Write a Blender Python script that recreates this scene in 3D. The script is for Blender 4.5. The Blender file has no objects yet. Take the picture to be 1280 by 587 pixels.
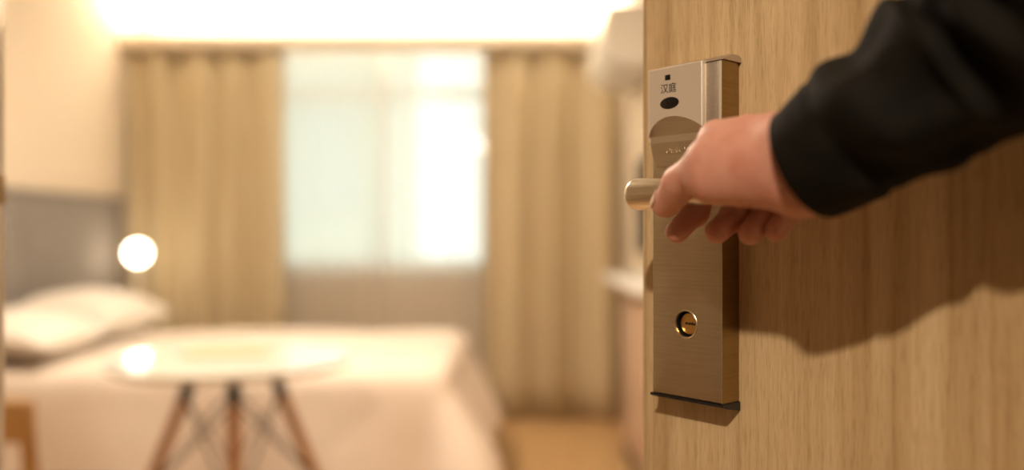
import bpy, bmesh, math, random
import numpy as np
from mathutils import Vector, Matrix, noise

random.seed(7)
sc = bpy.context.scene
COL = sc.collection

# ------------------------------------------------------------------ camera
F = 1050.0            # focal length in pixels of a 1280 wide frame
CZ = 1.08             # camera height
HY = 295.0            # horizon row
cam_d = bpy.data.cameras.new('camera')
cam = bpy.data.objects.new('camera', cam_d)
COL.objects.link(cam)
cam.location = (0, 0, CZ)
cam.rotation_euler = (math.radians(90), 0, 0)
cam_d.sensor_width = 36
cam_d.lens = F / 1280 * 36
cam_d.shift_y = (HY - 293.5) / 1280
cam_d.clip_start = 0.01
cam_d.dof.use_dof = True
cam_d.dof.focus_distance = 0.602
cam_d.dof.aperture_fstop = 1.7
sc.camera = cam

# ------------------------------------------------------------------ view, world, lights
sc.view_settings.view_transform = 'Standard'
sc.view_settings.look = 'None'
sc.view_settings.gamma = 1
sc.view_settings.use_curve_mapping = False
sc.view_settings.exposure = 0.0
world = bpy.data.worlds.new('overcast_sky')
sc.world = world
world.use_nodes = True
world.node_tree.nodes['Background'].inputs[0].default_value = (0.92, 1.0, 0.98, 1)
world.node_tree.nodes['Background'].inputs[1].default_value = 3.1

WARM = (1.0, 0.80, 0.58)
WARM2 = (1.0, 0.835, 0.65)


def area(name, loc, direction, size, power, color, size_y=None, shape='DISK'):
    l = bpy.data.lights.new(name, 'AREA')
    l.shape = shape
    l.size = size
    if size_y:
        l.size_y = size_y
    l.energy = power
    l.color = color
    o = bpy.data.objects.new(name, l)
    COL.objects.link(o)
    o.location = loc
    o.rotation_euler = Vector(direction).to_track_quat('-Z', 'Y').to_euler()
    return o


KEY = Vector((-0.46, -1.11, 2.335))
area('foyer_downlight_lamp', KEY, (0.45, 0.85, -0.8), 0.09, 38, WARM)
area('added_room_fill_light', (-0.85, 2.6, 2.36), (0, 0, -1), 0.34, 48, WARM2)  # added fill light for the room, its source is out of view
area('cove_strip_light', (-0.8, 4.99, 2.29), (0, -0.12, 1), 2.8, 50, (1.0, 0.89, 0.72), 0.03, 'RECTANGLE')
bl = bpy.data.lights.new('bedside_bulb', 'POINT')
bl.energy = 5
bl.color = (1.0, 0.74, 0.46)
bl.shadow_soft_size = 0.04
blo = bpy.data.objects.new('bedside_bulb', bl)
COL.objects.link(blo)

# ------------------------------------------------------------------ helpers


def W(px, py, d):
    """image pixel at a known distance -> world point"""
    return Vector(((px - 640) * d / F, d, CZ + (HY - py) * d / F))


def tag(o, label=None, cat=None, group=None, kind=None):
    if label:
        o['label'] = label
    if cat:
        o['category'] = cat
    if group:
        o['group'] = group
    if kind:
        o['kind'] = kind
    return o


def empty(name, loc=(0, 0, 0), rz=0):
    o = bpy.data.objects.new(name, None)
    o.empty_display_size = 0.1
    COL.objects.link(o)
    o.location = loc
    o.rotation_euler = (0, 0, rz)
    return o


def link(name, me, mat, parent=None, smooth=None):
    o = bpy.data.objects.new(name, me)
    COL.objects.link(o)
    if mat:
        me.materials.append(mat)
    if parent:
        o.parent = parent
    if smooth is not None:
        me.polygons.foreach_set('use_smooth', [True] * len(me.polygons))
        if smooth < 179:
            bm = bmesh.new()
            bm.from_mesh(me)
            for e in bm.edges:
                if len(e.link_faces) == 2 and e.calc_face_angle(0) > math.radians(smooth):
                    e.smooth = False
            bm.to_mesh(me)
            bm.free()
    return o


def from_bm(name, bm, mat, parent=None, smooth=None):
    me = bpy.data.meshes.new(name)
    bmesh.ops.recalc_face_normals(bm, faces=bm.faces[:])
    bm.to_mesh(me)
    bm.free()
    return link(name, me, mat, parent, smooth)


def add_box(bm, lo, hi, bevel=0.0, seg=2):
    lo, hi = Vector(lo), Vector(hi)
    r = bmesh.ops.create_cube(bm, size=1)
    vs = r['verts']
    c, s = (lo + hi) / 2, hi - lo
    for v in vs:
        v.co = Vector((v.co.x * s.x, v.co.y * s.y, v.co.z * s.z)) + c
    if bevel > 0:
        es = list({e for v in vs for e in v.link_edges})
        bmesh.ops.bevel(bm, geom=es, offset=bevel, segments=seg, affect='EDGES', profile=0.5)


def box(name, lo, hi, mat, parent=None, bevel=0.0, seg=2):
    bm = bmesh.new()
    add_box(bm, lo, hi, bevel, seg)
    return from_bm(name, bm, mat, parent, 35 if bevel else None)


def frame_of(d):
    d = d.normalized()
    up = Vector((0, 0, 1)) if abs(d.z) < 0.95 else Vector((1, 0, 0))
    x = d.cross(up).normalized()
    return x, x.cross(d).normalized()


def add_tube(bm, pts, radii, n=16, cap=True, flat=(1, 1)):
    pts = [Vector(p) for p in pts]
    if not isinstance(radii, (list, tuple)):
        radii = [radii] * len(pts)
    rings = []
    px = None
    for i, p in enumerate(pts):
        a = pts[max(0, i - 1)]
        b = pts[min(len(pts) - 1, i + 1)]
        d = (b - a).normalized()
        if px is None:
            px, py = frame_of(d)
        else:
            px = (px - d * px.dot(d)).normalized()
            py = d.cross(px) * -1
            py = px.cross(d)
        ring = []
        for k in range(n):
            t = 2 * math.pi * k / n
            ring.append(bm.verts.new(p + (px * math.cos(t) * flat[0] + py * math.sin(t) * flat[1]) * radii[i]))
        rings.append(ring)
    for r0, r1 in zip(rings, rings[1:]):
        for k in range(n):
            bm.faces.new((r0[k], r0[(k + 1) % n], r1[(k + 1) % n], r1[k]))
    if cap:
        bm.faces.new(rings[0][::-1])
        bm.faces.new(rings[-1])
    return rings


def tube(name, pts, radii, mat, parent=None, n=16, flat=(1, 1), smooth=40):
    bm = bmesh.new()
    add_tube(bm, pts, radii, n, True, flat)
    return from_bm(name, bm, mat, parent, smooth)


def add_lathe(bm, prof, center, n=32):
    cx, cy, cz = center
    rings = []
    for r, z in prof:
        if r < 1e-6:
            rings.append([bm.verts.new((cx, cy, cz + z))])
        else:
            rings.append([bm.verts.new((cx + r * math.cos(2 * math.pi * k / n), cy + r * math.sin(2 * math.pi * k / n), cz + z)) for k in range(n)])
    for a, b in zip(rings, rings[1:]):
        if len(a) == 1 and len(b) == 1:
            continue
        for k in range(n):
            k2 = (k + 1) % n
            if len(a) == 1:
                bm.faces.new((a[0], b[k], b[k2]))
            elif len(b) == 1:
                bm.faces.new((a[k], a[k2], b[0]))
            else:
                bm.faces.new((a[k], a[k2], b[k2], b[k]))


def lathe(name, prof, center, mat, parent=None, n=32, smooth=40):
    bm = bmesh.new()
    add_lathe(bm, prof, center, n)
    return from_bm(name, bm, mat, parent, smooth)


def prism(name, poly, y0, y1, mat, parent=None, bevel=0.0, seg=2):
    """poly in local (x, z), extruded along y"""
    bm = bmesh.new()
    f = bm.faces.new([bm.verts.new((x, y0, z)) for x, z in poly])
    r = bmesh.ops.extrude_face_region(bm, geom=[f])
    for v in r['geom']:
        if isinstance(v, bmesh.types.BMVert):
            v.co.y = y1
    if bevel:
        bmesh.ops.bevel(bm, geom=bm.edges[:], offset=bevel, segments=seg, affect='EDGES', profile=0.5)
    return from_bm(name, bm, mat, parent, 35)

# ------------------------------------------------------------------ materials


def principled(name, col, rough=0.5, metal=0.0, **kw):
    m = bpy.data.materials.new(name)
    m.use_nodes = True
    nt = m.node_tree
    b = nt.nodes['Principled BSDF']
    b.inputs['Base Color'].default_value = (*col, 1)
    b.inputs['Roughness'].default_value = rough
    b.inputs['Metallic'].default_value = metal
    for k, v in kw.items():
        b.inputs[k].default_value = v
    return m, nt, b


def coords(nt, scale=(1, 1, 1)):
    tc = nt.nodes.new('ShaderNodeTexCoord')
    mp = nt.nodes.new('ShaderNodeMapping')
    mp.inputs['Scale'].default_value = scale
    nt.links.new(tc.outputs['Object'], mp.inputs['Vector'])
    return mp.outputs['Vector']


def noise_tex(nt, vec, scale, detail=3, rough=0.5):
    n = nt.nodes.new('ShaderNodeTexNoise')
    n.inputs['Scale'].default_value = scale
    n.inputs['Detail'].default_value = detail
    n.inputs['Roughness'].default_value = rough
    nt.links.new(vec, n.inputs['Vector'])
    return n.outputs['Fac']


def ramp(nt, fac, stops):
    r = nt.nodes.new('ShaderNodeValToRGB')
    el = r.color_ramp.elements
    while len(el) < len(stops):
        el.new(0.5)
    for e, (p, c) in zip(el, stops):
        e.position = p
        e.color = (*c, 1) if len(c) == 3 else c
    nt.links.new(fac, r.inputs['Fac'])
    return r.outputs['Color']


def mixc(nt, a, b, fac, mode='MIX'):
    m = nt.nodes.new('ShaderNodeMix')
    m.data_type = 'RGBA'
    m.blend_type = mode
    for sock, v in ((6, a), (7, b), (0, fac)):
        if hasattr(v, 'is_output'):
            nt.links.new(v, m.inputs[sock])
        else:
            m.inputs[sock].default_value = v if sock == 0 else (*v, 1)
    return m.outputs[2]


def bump(nt, b, height, strength=0.2, dist=0.001):
    n = nt.nodes.new('ShaderNodeBump')
    n.inputs['Strength'].default_value = strength
    n.inputs['Distance'].default_value = dist
    nt.links.new(height, n.inputs['Height'])
    nt.links.new(n.outputs['Normal'], b.inputs['Normal'])


def simple(name, c1, c2, scale=8, rough=0.6, metal=0.0, stretch=(1, 1, 1), bs=0.0, bd=0.001, **kw):
    m, nt, b = principled(name, c1, rough, metal, **kw)
    v = coords(nt, stretch)
    n = noise_tex(nt, v, scale, 4)
    nt.links.new(ramp(nt, n, [(0.3, c1), (0.7, c2)]), b.inputs['Base Color'])
    if bs:
        bump(nt, b, n, bs, bd)
    return m


M = {}
M['wall'] = simple('cream_wall_paint', (0.71, 0.60, 0.465), (0.74, 0.63, 0.49), 30, 0.7, bs=0.05)
M['ceiling'] = simple('white_ceiling_paint', (0.86, 0.84, 0.80), (0.88, 0.86, 0.82), 20, 0.8)
M['white'] = simple('white_lacquer', (0.80, 0.78, 0.74), (0.83, 0.81, 0.77), 12, 0.35)
M['hall_wall'] = simple('brown_hallway_paper', (0.22, 0.145, 0.085), (0.26, 0.175, 0.105), 20, 0.8)
M['gloss'] = simple('gloss_trim', (0.66, 0.62, 0.56), (0.70, 0.66, 0.60), 12, 0.15)
M['floor'] = simple('warm_wood_floor', (0.46, 0.28, 0.125), (0.56, 0.35, 0.165), 3, 0.35, stretch=(8, 0.7, 1))
M['carpet'] = simple('dark_brown_carpet', (0.035, 0.022, 0.014), (0.06, 0.038, 0.024), 40, 0.95, bs=0.3)
M['grey_panel'] = simple('grey_headboard_fabric', (0.205, 0.178, 0.156), (0.235, 0.205, 0.18), 80, 0.8, bs=0.1)
M['curtain'] = simple('tan_curtain_cloth', (0.525, 0.425, 0.265), (0.60, 0.495, 0.32), 5, 0.85, stretch=(14, 14, 0.3), bs=0.1)
M['linen'] = simple('white_bed_linen', (0.81, 0.70, 0.60), (0.85, 0.74, 0.645), 6, 0.8, bs=0.1, bd=0.004)
M['pillow'] = simple('white_pillow_cotton', (0.80, 0.74, 0.66), (0.84, 0.78, 0.70), 9, 0.8, bs=0.1, bd=0.003)
M['tabletop'] = simple('white_gloss_tabletop', (0.74, 0.73, 0.68), (0.77, 0.76, 0.71), 6, 0.10)
M['leg'] = simple('orange_beech_leg', (0.42, 0.19, 0.05), (0.52, 0.26, 0.085), 12, 0.4, stretch=(6, 6, 0.6))
M['black'] = simple('black_metal', (0.012, 0.012, 0.013), (0.02, 0.02, 0.02), 30, 0.35)
M['chairwood'] = simple('honey_chair_wood', (0.40, 0.22, 0.075), (0.50, 0.29, 0.11), 8, 0.4, stretch=(1, 6, 6))
M['seat'] = simple('dark_seat_leather', (0.045, 0.022, 0.014), (0.06, 0.03, 0.02), 20, 0.45)
M['deskwood'] = simple('pinkish_desk_laminate', (0.56, 0.38, 0.26), (0.60, 0.42, 0.30), 5, 0.45, stretch=(1, 0.5, 4))
M['plastic'] = simple('white_plastic', (0.76, 0.73, 0.68), (0.79, 0.76, 0.71), 15, 0.35)
M['screen'] = simple('dark_tv_glass', (0.01, 0.01, 0.011), (0.013, 0.013, 0.014), 4, 0.6, **{'Specular IOR Level': 0.1})
M['brass'] = simple('brass', (0.72, 0.46, 0.17), (0.60, 0.37, 0.12), 60, 0.28, 1.0)
M['tan_paper'] = simple('tan_leaflet_card', (0.52, 0.40, 0.20), (0.58, 0.45, 0.24), 10, 0.5)
M['facade'] = simple('pale_green_plaster', (0.41, 0.44, 0.38), (0.47, 0.50, 0.43), 1.2, 0.9)
M['facade_glass'] = simple('dark_window_glass', (0.30, 0.36, 0.36), (0.34, 0.40, 0.40), 2, 0.2)
M['ground'] = simple('grey_asphalt', (0.22, 0.22, 0.21), (0.28, 0.28, 0.27), 3, 0.9)


def emit(name, col, strength):
    m = bpy.data.materials.new(name)
    m.use_nodes = True
    nt = m.node_tree
    nt.nodes.clear()
    e = nt.nodes.new('ShaderNodeEmission')
    o = nt.nodes.new('ShaderNodeOutputMaterial')
    e.inputs[0].default_value = (*col, 1)
    e.inputs[1].default_value = strength
    nt.links.new(e.outputs[0], o.inputs[0])
    return m


M['lamp_glow'] = emit('lit_opal_glass', (1.0, 0.84, 0.62), 18)
M['ceil_glow'] = emit('lit_ceiling_diffuser', (1.0, 0.80, 0.55), 5)
M['strip_glow'] = emit('led_strip', (1.0, 0.84, 0.60), 10)


def glass_mat():
    m = bpy.data.materials.new('clear_window_glass')
    m.use_nodes = True
    nt = m.node_tree
    nt.nodes.clear()
    t = nt.nodes.new('ShaderNodeBsdfTransparent')
    t.inputs[0].default_value = (0.93, 0.97, 0.95, 1)
    g = nt.nodes.new('ShaderNodeBsdfGlossy')
    g.inputs['Roughness'].default_value = 0.02
    mx = nt.nodes.new('ShaderNodeMixShader')
    mx.inputs[0].default_value = 0.06
    o = nt.nodes.new('ShaderNodeOutputMaterial')
    nt.links.new(t.outputs[0], mx.inputs[1])
    nt.links.new(g.outputs[0], mx.inputs[2])
    nt.links.new(mx.outputs[0], o.inputs[0])
    return m


def sheer_mat():
    m = bpy.data.materials.new('sheer_voile')
    m.use_nodes = True
    nt = m.node_tree
    nt.nodes.clear()
    t = nt.nodes.new('ShaderNodeBsdfTransparent')
    tl = nt.nodes.new('ShaderNodeBsdfTranslucent')
    tl.inputs[0].default_value = (0.78, 0.79, 0.75, 1)
    df = nt.nodes.new('ShaderNodeBsdfDiffuse')
    df.inputs[0].default_value = (0.82, 0.74, 0.66, 1)
    m1 = nt.nodes.new('ShaderNodeMixShader')
    m1.inputs[0].default_value = 0.50
    m2 = nt.nodes.new('ShaderNodeMixShader')
    tc = nt.nodes.new('ShaderNodeTexCoord')
    w = nt.nodes.new('ShaderNodeTexNoise')
    w.inputs['Scale'].default_value = 40
    nt.links.new(tc.outputs['Object'], w.inputs['Vector'])
    mr = nt.nodes.new('ShaderNodeMapRange')
    mr.inputs['To Min'].default_value = 0.72
    mr.inputs['To Max'].default_value = 0.82
    nt.links.new(w.outputs['Fac'], mr.inputs['Value'])
    nt.links.new(mr.outputs[0], m2.inputs[0])
    o = nt.nodes.new('ShaderNodeOutputMaterial')
    nt.links.new(tl.outputs[0], m1.inputs[1])
    nt.links.new(df.outputs[0], m1.inputs[2])
    nt.links.new(t.outputs[0], m2.inputs[1])
    nt.links.new(m1.outputs[0], m2.inputs[2])
    nt.links.new(m2.outputs[0], o.inputs[0])
    return m


M['glass'] = glass_mat()
M['sheer'] = sheer_mat()


def door_wood():
    m, nt, b = principled('oak_veneer', (0.5, 0.34, 0.18), 0.42)
    v1 = coords(nt, (1, 1, 0.035))
    v2 = coords(nt, (1, 1, 0.012))
    v3 = coords(nt, (1, 1, 0.06))
    broad = noise_tex(nt, v2, 26, 2, 0.5)
    mid = noise_tex(nt, v1, 150, 4, 0.6)
    fine = noise_tex(nt, v3, 900, 3, 0.6)
    c1 = ramp(nt, mid, [(0.28, (0.50, 0.355, 0.190)), (0.50, (0.635, 0.475, 0.278)), (0.72, (0.71, 0.55, 0.335))])
    c2 = ramp(nt, broad, [(0.36, (0.80, 0.74, 0.66)), (0.50, (1, 1, 1)), (0.70, (1.06, 1.06, 1.05))])
    c3 = ramp(nt, fine, [(0.34, (0.74, 0.68, 0.60)), (0.50, (1, 1, 1))])
    c = mixc(nt, c1, c2, 1.0, 'MULTIPLY')
    c = mixc(nt, c, c3, 0.75, 'MULTIPLY')
    nt.links.new(c, b.inputs['Base Color'])
    bump(nt, b, fine, 0.25, 0.0004)
    return m


def brushed(name, c1, c2, rough, stretch, scale=700, bs=0.08, aniso=0.0):
    m, nt, b = principled(name, c1, rough, 1.0)
    v = coords(nt, stretch)
    n = noise_tex(nt, v, scale, 3, 0.6)
    nt.links.new(ramp(nt, n, [(0.3, c1), (0.7, c2)]), b.inputs['Base Color'])
    r = nt.nodes.new('ShaderNodeMapRange')
    r.inputs['To Min'].default_value = rough - 0.06
    r.inputs['To Max'].default_value = rough + 0.08
    nt.links.new(n, r.inputs['Value'])
    nt.links.new(r.outputs[0], b.inputs['Roughness'])
    bump(nt, b, n, bs, 0.0002)
    return m


M['door'] = door_wood()
M['steel'] = brushed('brushed_champagne_steel', (0.47, 0.405, 0.30), (0.56, 0.485, 0.37), 0.38, (0.04, 1, 1.0))
M['bronze_side_shade'] = brushed('bronze_and_painted_side_shade', (0.29, 0.20, 0.09), (0.35, 0.25, 0.12), 0.30, (1, 0.04, 1), 700)  # strike plate bronze; on the lock sides it paints in the dark door reflection
M['satin'] = brushed('satin_champagne_cover', (0.79, 0.735, 0.66), (0.84, 0.785, 0.71), 0.42, (1, 1, 1), 2200, 0.10)
M['satin'].node_tree.nodes['Principled BSDF'].inputs['Metallic'].default_value = 0.6
M['speck'] = brushed('speckled_grey_strip', (0.50, 0.455, 0.42), (0.66, 0.605, 0.56), 0.50, (1, 1, 1), 1600, 0.30)
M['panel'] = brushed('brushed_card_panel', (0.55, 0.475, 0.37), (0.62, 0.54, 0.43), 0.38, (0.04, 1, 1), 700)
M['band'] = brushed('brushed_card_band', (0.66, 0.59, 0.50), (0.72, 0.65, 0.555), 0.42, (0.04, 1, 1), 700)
M['lever'] = brushed('brushed_nickel_lever', (0.60, 0.535, 0.43), (0.80, 0.73, 0.62), 0.30, (0.006, 1.0, 1.0), 500, 0.03)
M['rubber'] = simple('black_plastic', (0.008, 0.008, 0.009), (0.014, 0.014, 0.015), 80, 0.35)
M['ink'] = simple('black_print', (0.006, 0.006, 0.006), (0.01, 0.01, 0.01), 80, 0.5)
M['lens'] = simple('black_sensor_lens', (0.004, 0.004, 0.004), (0.006, 0.006, 0.006), 20, 0.18)

# ------------------------------------------------------------------ the room shell
XL, XR = -2.30, 0.66      # side walls
YB = 5.16                 # back wall
YE = -1.7                 # rear of the entrance lobby
ZC = 2.50                 # room ceiling
ZF = 2.36                 # lobby ceiling
YP0, YP1 = 0.845, 0.925   # partition between lobby and room
XP = -0.561


def struct(o):
    return tag(o, kind='structure')


struct(box('floor', (XL - 0.1, 0.06, -0.08), (XR + 0.1, YB + 0.1, 0.0), M['floor']))
struct(box('floor_hallway', (XL - 0.1, YE - 0.1, -0.08), (XR + 0.1, 0.06, 0.0), M['carpet']))
struct(box('ceiling', (XL - 0.1, YP1, ZC), (XR + 0.1, YB + 0.1, ZC + 0.08), M['ceiling']))
struct(box('ceiling_lobby', (XL - 0.1, YE - 0.1, ZF), (XR + 0.1, YP1, ZF + 0.22), M['ceiling']))
struct(box('wall_left', (XL - 0.1, YE - 0.1, 0), (XL, YB + 0.1, ZC), M['wall']))
struct(box('wall_right', (XR, YE - 0.1, 0), (XR + 0.1, YB + 0.1, ZC), M['wall']))
struct(box('wall_rear', (XL, YE - 0.1, 0), (XR, YE, ZF), M['hall_wall']))
struct(box('wall_partition', (XL, YP0, 0), (XP - 0.012, YP1, ZF), M['wall']))
pt = struct(box('trim_1', (XP - 0.012, YP0 - 0.006, 0), (XP, YP1 + 0.006, ZF), M['gloss'], None, 0.004))
latch = box('strike_plate', (XP, YP1 - 0.020, 1.115), (XP + 0.003, YP1 + 0.001, 1.148), M['bronze_side_shade'], pt, 0.0015)

# back wall with the window opening
WX0, WX1 = -1.46, -0.135
WZ0, WZ1 = 0.885, 2.26
bmw = bmesh.new()
add_box(bmw, (XL, YB, 0), (WX0, YB + 0.1, ZC))
add_box(bmw, (WX1, YB, 0), (XR, YB + 0.1, ZC))
add_box(bmw, (WX0, YB, 0), (WX1, YB + 0.1, WZ0))
add_box(bmw, (WX0, YB, WZ1), (WX1, YB + 0.1, ZC))
struct(from_bm('wall_back', bmw, M['wall']))

win = struct(empty('window_1', (0, YB + 0.05, 0)))
xm = W(481, 0, YB + 0.05).x
zt = W(0, 118, YB + 0.05).z
fr = 0.045
for lo, hi in (((WX0, WZ0), (WX1, WZ0 + fr)), ((WX0, WZ1 - fr), (WX1, WZ1)),
               ((WX0, WZ0 + fr), (WX0 + fr, WZ1 - fr)), ((WX1 - fr, WZ0 + fr), (WX1, WZ1 - fr))):
    box('window_frame', (lo[0], -0.03, lo[1]), (hi[0], 0.03, hi[1]), M['plastic'], win, 0.004)
box('mullion', (xm - 0.03, -0.028, WZ0 + fr), (xm + 0.03, 0.028, WZ1 - fr), M['plastic'], win, 0.004)
box('transom', (WX0 + fr, -0.026, zt - 0.025), (xm - 0.03, 0.026, zt + 0.025), M['plastic'], win, 0.004)
box('transom', (xm + 0.03, -0.026, zt - 0.025), (WX1 - fr, 0.026, zt + 0.025), M['plastic'], win, 0.004)
for x0, x1 in ((WX0 + fr, xm - 0.03), (xm + 0.03, WX1 - fr)):
    for z0, z1 in ((WZ0 + fr, zt - 0.025), (zt + 0.025, WZ1 - fr)):
        box('pane', (x0, -0.003, z0), (x1, 0.003, z1), M['glass'], win)
box('window_sill', (WX0 - 0.02, -0.09, WZ0 - 0.03), (WX1 + 0.02, -0.031, WZ0), M['plastic'], win, 0.004)

# outdoors
struct(box('ground', (-14, YB + 0.4, -6.1), (12, 24, -6.0), M['ground']))
bld = empty('neighbour_building', (-3.4, 9.6, -6.0))
tag(bld, 'pale green apartment building outside behind the left half of the window', 'building')
box('facade', (-3.6, 0, 0), (W(486, 0, 9.6).x + 3.4, 3, 14), M['facade'], bld)
for i in range(3):
    for j in range(2):
        x0 = -0.2 + j * 1.15
        z0 = 5.2 + i * 2.7 - 0.6
        wi = box('window', (x0, -0.03, z0), (x0 + 0.75, 0.0, z0 + 1.3), M['facade'], bld)
        box('pane', (x0 + 0.05, -0.04, z0 + 0.05), (x0 + 0.70, -0.03, z0 + 1.25), M['facade_glass'], wi)

# pelmet that hides the cove light, with its glowing strip
pel = struct(empty('trim_2', (0, 0, 0)))
YPEL = 4.90
zp0 = W(0, 57, YPEL).z
zp1 = W(0, 43, YPEL).z
box('pelmet_front', (XL, YPEL, zp0), (XR, YPEL + 0.02, zp1), M['wall'], pel, 0.003)
box('pelmet_shelf', (XL, YPEL + 0.02, zp0), (XR, YPEL + 0.16, zp0 + 0.015), M['wall'], pel)
strip = box('cove_strip', (XL + 0.05, 4.985, zp0 + 0.016), (XR - 0.05, 4.995, zp0 + 0.028), M['strip_glow'])
tag(strip, 'slim warm light strip lying on the pelmet shelf above the curtains', 'light strip')

# grey wainscot panel behind the bed
hb = struct(empty('trim_3', (XL, 0, 0)))
zt_h = W(10, 240, 2.30 * F / 630).z
for k in range(3):
    y0 = 1.9 + k * 1.0
    box('wall_panel', (0.0, y0, 0.10), (0.035, y0 + 0.992, zt_h), M['grey_panel'], hb, 0.006)
box('panel_cap', (0.0, 1.9, zt_h), (0.042, 4.9, zt_h + 0.018), M['grey_panel'], hb, 0.003)
for nm, lo, hi in (('baseboard_left', (XL, YP1, 0), (XL + 0.012, 4.98, 0.08)), ('baseboard_right', (XR - 0.012, 0.35, 0), (XR, 4.98, 0.08)),
                   ('baseboard_back', (XL, YB - 0.012, 0), (XR, YB, 0.08))):
    struct(box(nm, lo, hi, M['deskwood']))

# ------------------------------------------------------------------ curtains


def curtain(name, x0, x1, y, z0, z1, waves, amp, mat, label, cat, seed=0, group=None, thick=0.003):
    rnd = random.Random(seed)
    nx, nz = waves * 24, 10
    ph = [rnd.uniform(-0.35, 0.35) for _ in range(waves + 2)]
    am = [rnd.uniform(0.55, 1.2) for _ in range(waves + 2)]
    bm = bmesh.new()
    g = []
    for i in range(nx + 1):
        t = i / nx * waves
        k = int(t)
        w = t - k
        a = am[k] * (1 - w) + am[k + 1] * w
        p = ph[k] * (1 - w) + ph[k + 1] * w
        col = []
        for j in range(nz + 1):
            v = j / nz
            s = math.sin(2 * math.pi * (t + p)) + 0.35 * math.sin(4 * math.pi * (t + 1.7 * p) + 1)
            yy = y + amp * a * s * (0.65 + 0.45 * (1 - v)) + 0.008 * math.sin(5 * v + 3 * p)
            col.append(bm.verts.new((x0 + (x1 - x0) * i / nx, yy, z0 + (z1 - z0) * v)))
        g.append(col)
    for i in range(nx):
        for j in range(nz):
            bm.faces.new((g[i][j], g[i + 1][j], g[i + 1][j + 1], g[i][j + 1]))
    o = from_bm(name, bm, mat, None, 179)
    if thick:
        md = o.modifiers.new('cloth_thickness', 'SOLIDIFY')
        md.thickness = thick
    return tag(o, label, cat, group)


YC = 4.975
zc0, zc1 = 0.012, zp0 - 0.012
curtain('drape_curtain', W(163, 0, YC).x, W(354, 0, YC).x, YC, zc0, zc1, 4, 0.054, M['curtain'],
        'tan pleated curtain to the left of the window behind the bedside lamp', 'curtain', 3, 'tan drapes')
curtain('drape_curtain', W(605, 0, YC).x, W(772, 0, YC).x, YC, zc0, zc1, 3, 0.054, M['curtain'],
        'tan pleated curtain to the right of the window beside the air conditioner', 'curtain', 11, 'tan drapes')
curtain('sheer_curtain', W(346, 0, 5.08).x, W(612, 0, 5.08).x, 5.085, zc0, zc1, 14, 0.010, M['sheer'],
        'white translucent sheer curtain hanging across the bright window', 'curtain', 5, None, 0)
bm = bmesh.new()
for yy in (5.0, 5.085):
    add_tube(bm, [(XL + 0.02, yy, zp0 - 0.006), (XR - 0.02, yy, zp0 - 0.006)], 0.005, 8)
tr = from_bm('curtain_track', bm, M['white'], None, 40)
tag(tr, 'white double curtain track hidden behind the pelmet', 'curtain track')

# ------------------------------------------------------------------ bed
BX0, BX1, BY0, BY1, BZ = XL + 0.05, -0.225, 3.06, 4.46, 0.585
bed = empty('bed', ((BX0 + BX1) / 2, (BY0 + BY1) / 2, 0))
tag(bed, 'double bed with cream white duvet draped to the floor in front of curtains', 'bed')


def rel(p, o):
    return (p[0] - o.location.x, p[1] - o.location.y, p[2] - o.location.z)


def rbox(name, lo, hi, mat, o, bevel=0.0, seg=2):
    return box(name, rel(lo, o), rel(hi, o), mat, o, bevel, seg)


rbox('bed_base', (BX0, BY0 + 0.03, 0.05), (BX1 - 0.03, BY1 - 0.03, 0.30), M['deskwood'], bed, 0.01)
for x in (BX0 + 0.1, BX1 - 0.14):
    for y in (BY0 + 0.1, BY1 - 0.15):
        rbox('leg', (x, y, 0), (x + 0.06, y + 0.06, 0.05), M['black'], bed)
rbox('mattress', (BX0, BY0 + 0.02, 0.30), (BX1 - 0.02, BY1 - 0.02, 0.545), M['pillow'], bed, 0.05, 3)


def duvet():
    L, Wd = BX1 - BX0, BY1 - BY0
    R = 0.07
    drop_f, drop_s = 0.44, 0.50

    def prof(t, flare):
        # t = arc length past the edge -> (outward, down)
        q = R * math.pi / 2
        if t <= 0:
            return t, 0.0
        if t < q:
            a = t / R
            return R * math.sin(a), R * (1 - math.cos(a))
        return R + (t - q) * flare, R + (t - q) * math.sqrt(max(0, 1 - flare * flare))
    bm = bmesh.new()
    ns, nt_ = 76, 70
    g = []
    for i in range(ns + 1):
        a = 0.10 + (L - 0.10 + drop_f) * i / ns - R
        row = []
        for j in range(nt_ + 1):
            b = -drop_s + (Wd + 2 * drop_s) * j / nt_
            tx = a - (L - R)
            if b < R:
                ty, sy = R - b, -1
            elif b > Wd - R:
                ty, sy = b - (Wd - R), 1
            else:
                ty, sy = 0, 0
            wob = 0.10 * math.sin(a * 9) * min(1, max(0, ty) / 0.3) + 0.08 * math.sin(b * 8 + 1) * min(1, max(0, tx) / 0.3)
            t = math.hypot(max(0, tx), max(0, ty))
            if t < 1e-6:
                x, y, z = a, b, BZ
            else:
                fx, fy = max(0, tx) / t, max(0, ty) / t
                both = min(fx, fy) * 2
                out, dn = prof(t, 0.10 + 0.40 * fx + wob * 0.6 + 0.12 * both) if sy <= 0 else prof(t, 0.40 * fx)
                x = min(a, L - R) + out * fx
                y = (R if sy < 0 else Wd - R if sy > 0 else b) + sy * out * fy
                if sy == 0:
                    y = b
                z = BZ - min(dn, 0.555)
            z += 0.012 * noise.noise(Vector((a * 3, b * 3, 0))) + 0.010 * math.exp(-((a - L * 0.55) ** 2) * 3)
            z = max(z, 0.02)
            row.append(bm.verts.new(rel((BX0 + x, BY0 + y, z), bed)))
        g.append(row)
    for i in range(ns):
        for j in range(nt_):
            bm.faces.new((g[i][j], g[i + 1][j], g[i + 1][j + 1], g[i][j + 1]))
    o = from_bm('duvet', bm, M['linen'], bed, 179)
    md = o.modifiers.new('quilt', 'SOLIDIFY')
    md.thickness = 0.03
    md.offset = 1
    return o


duvet()


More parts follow.
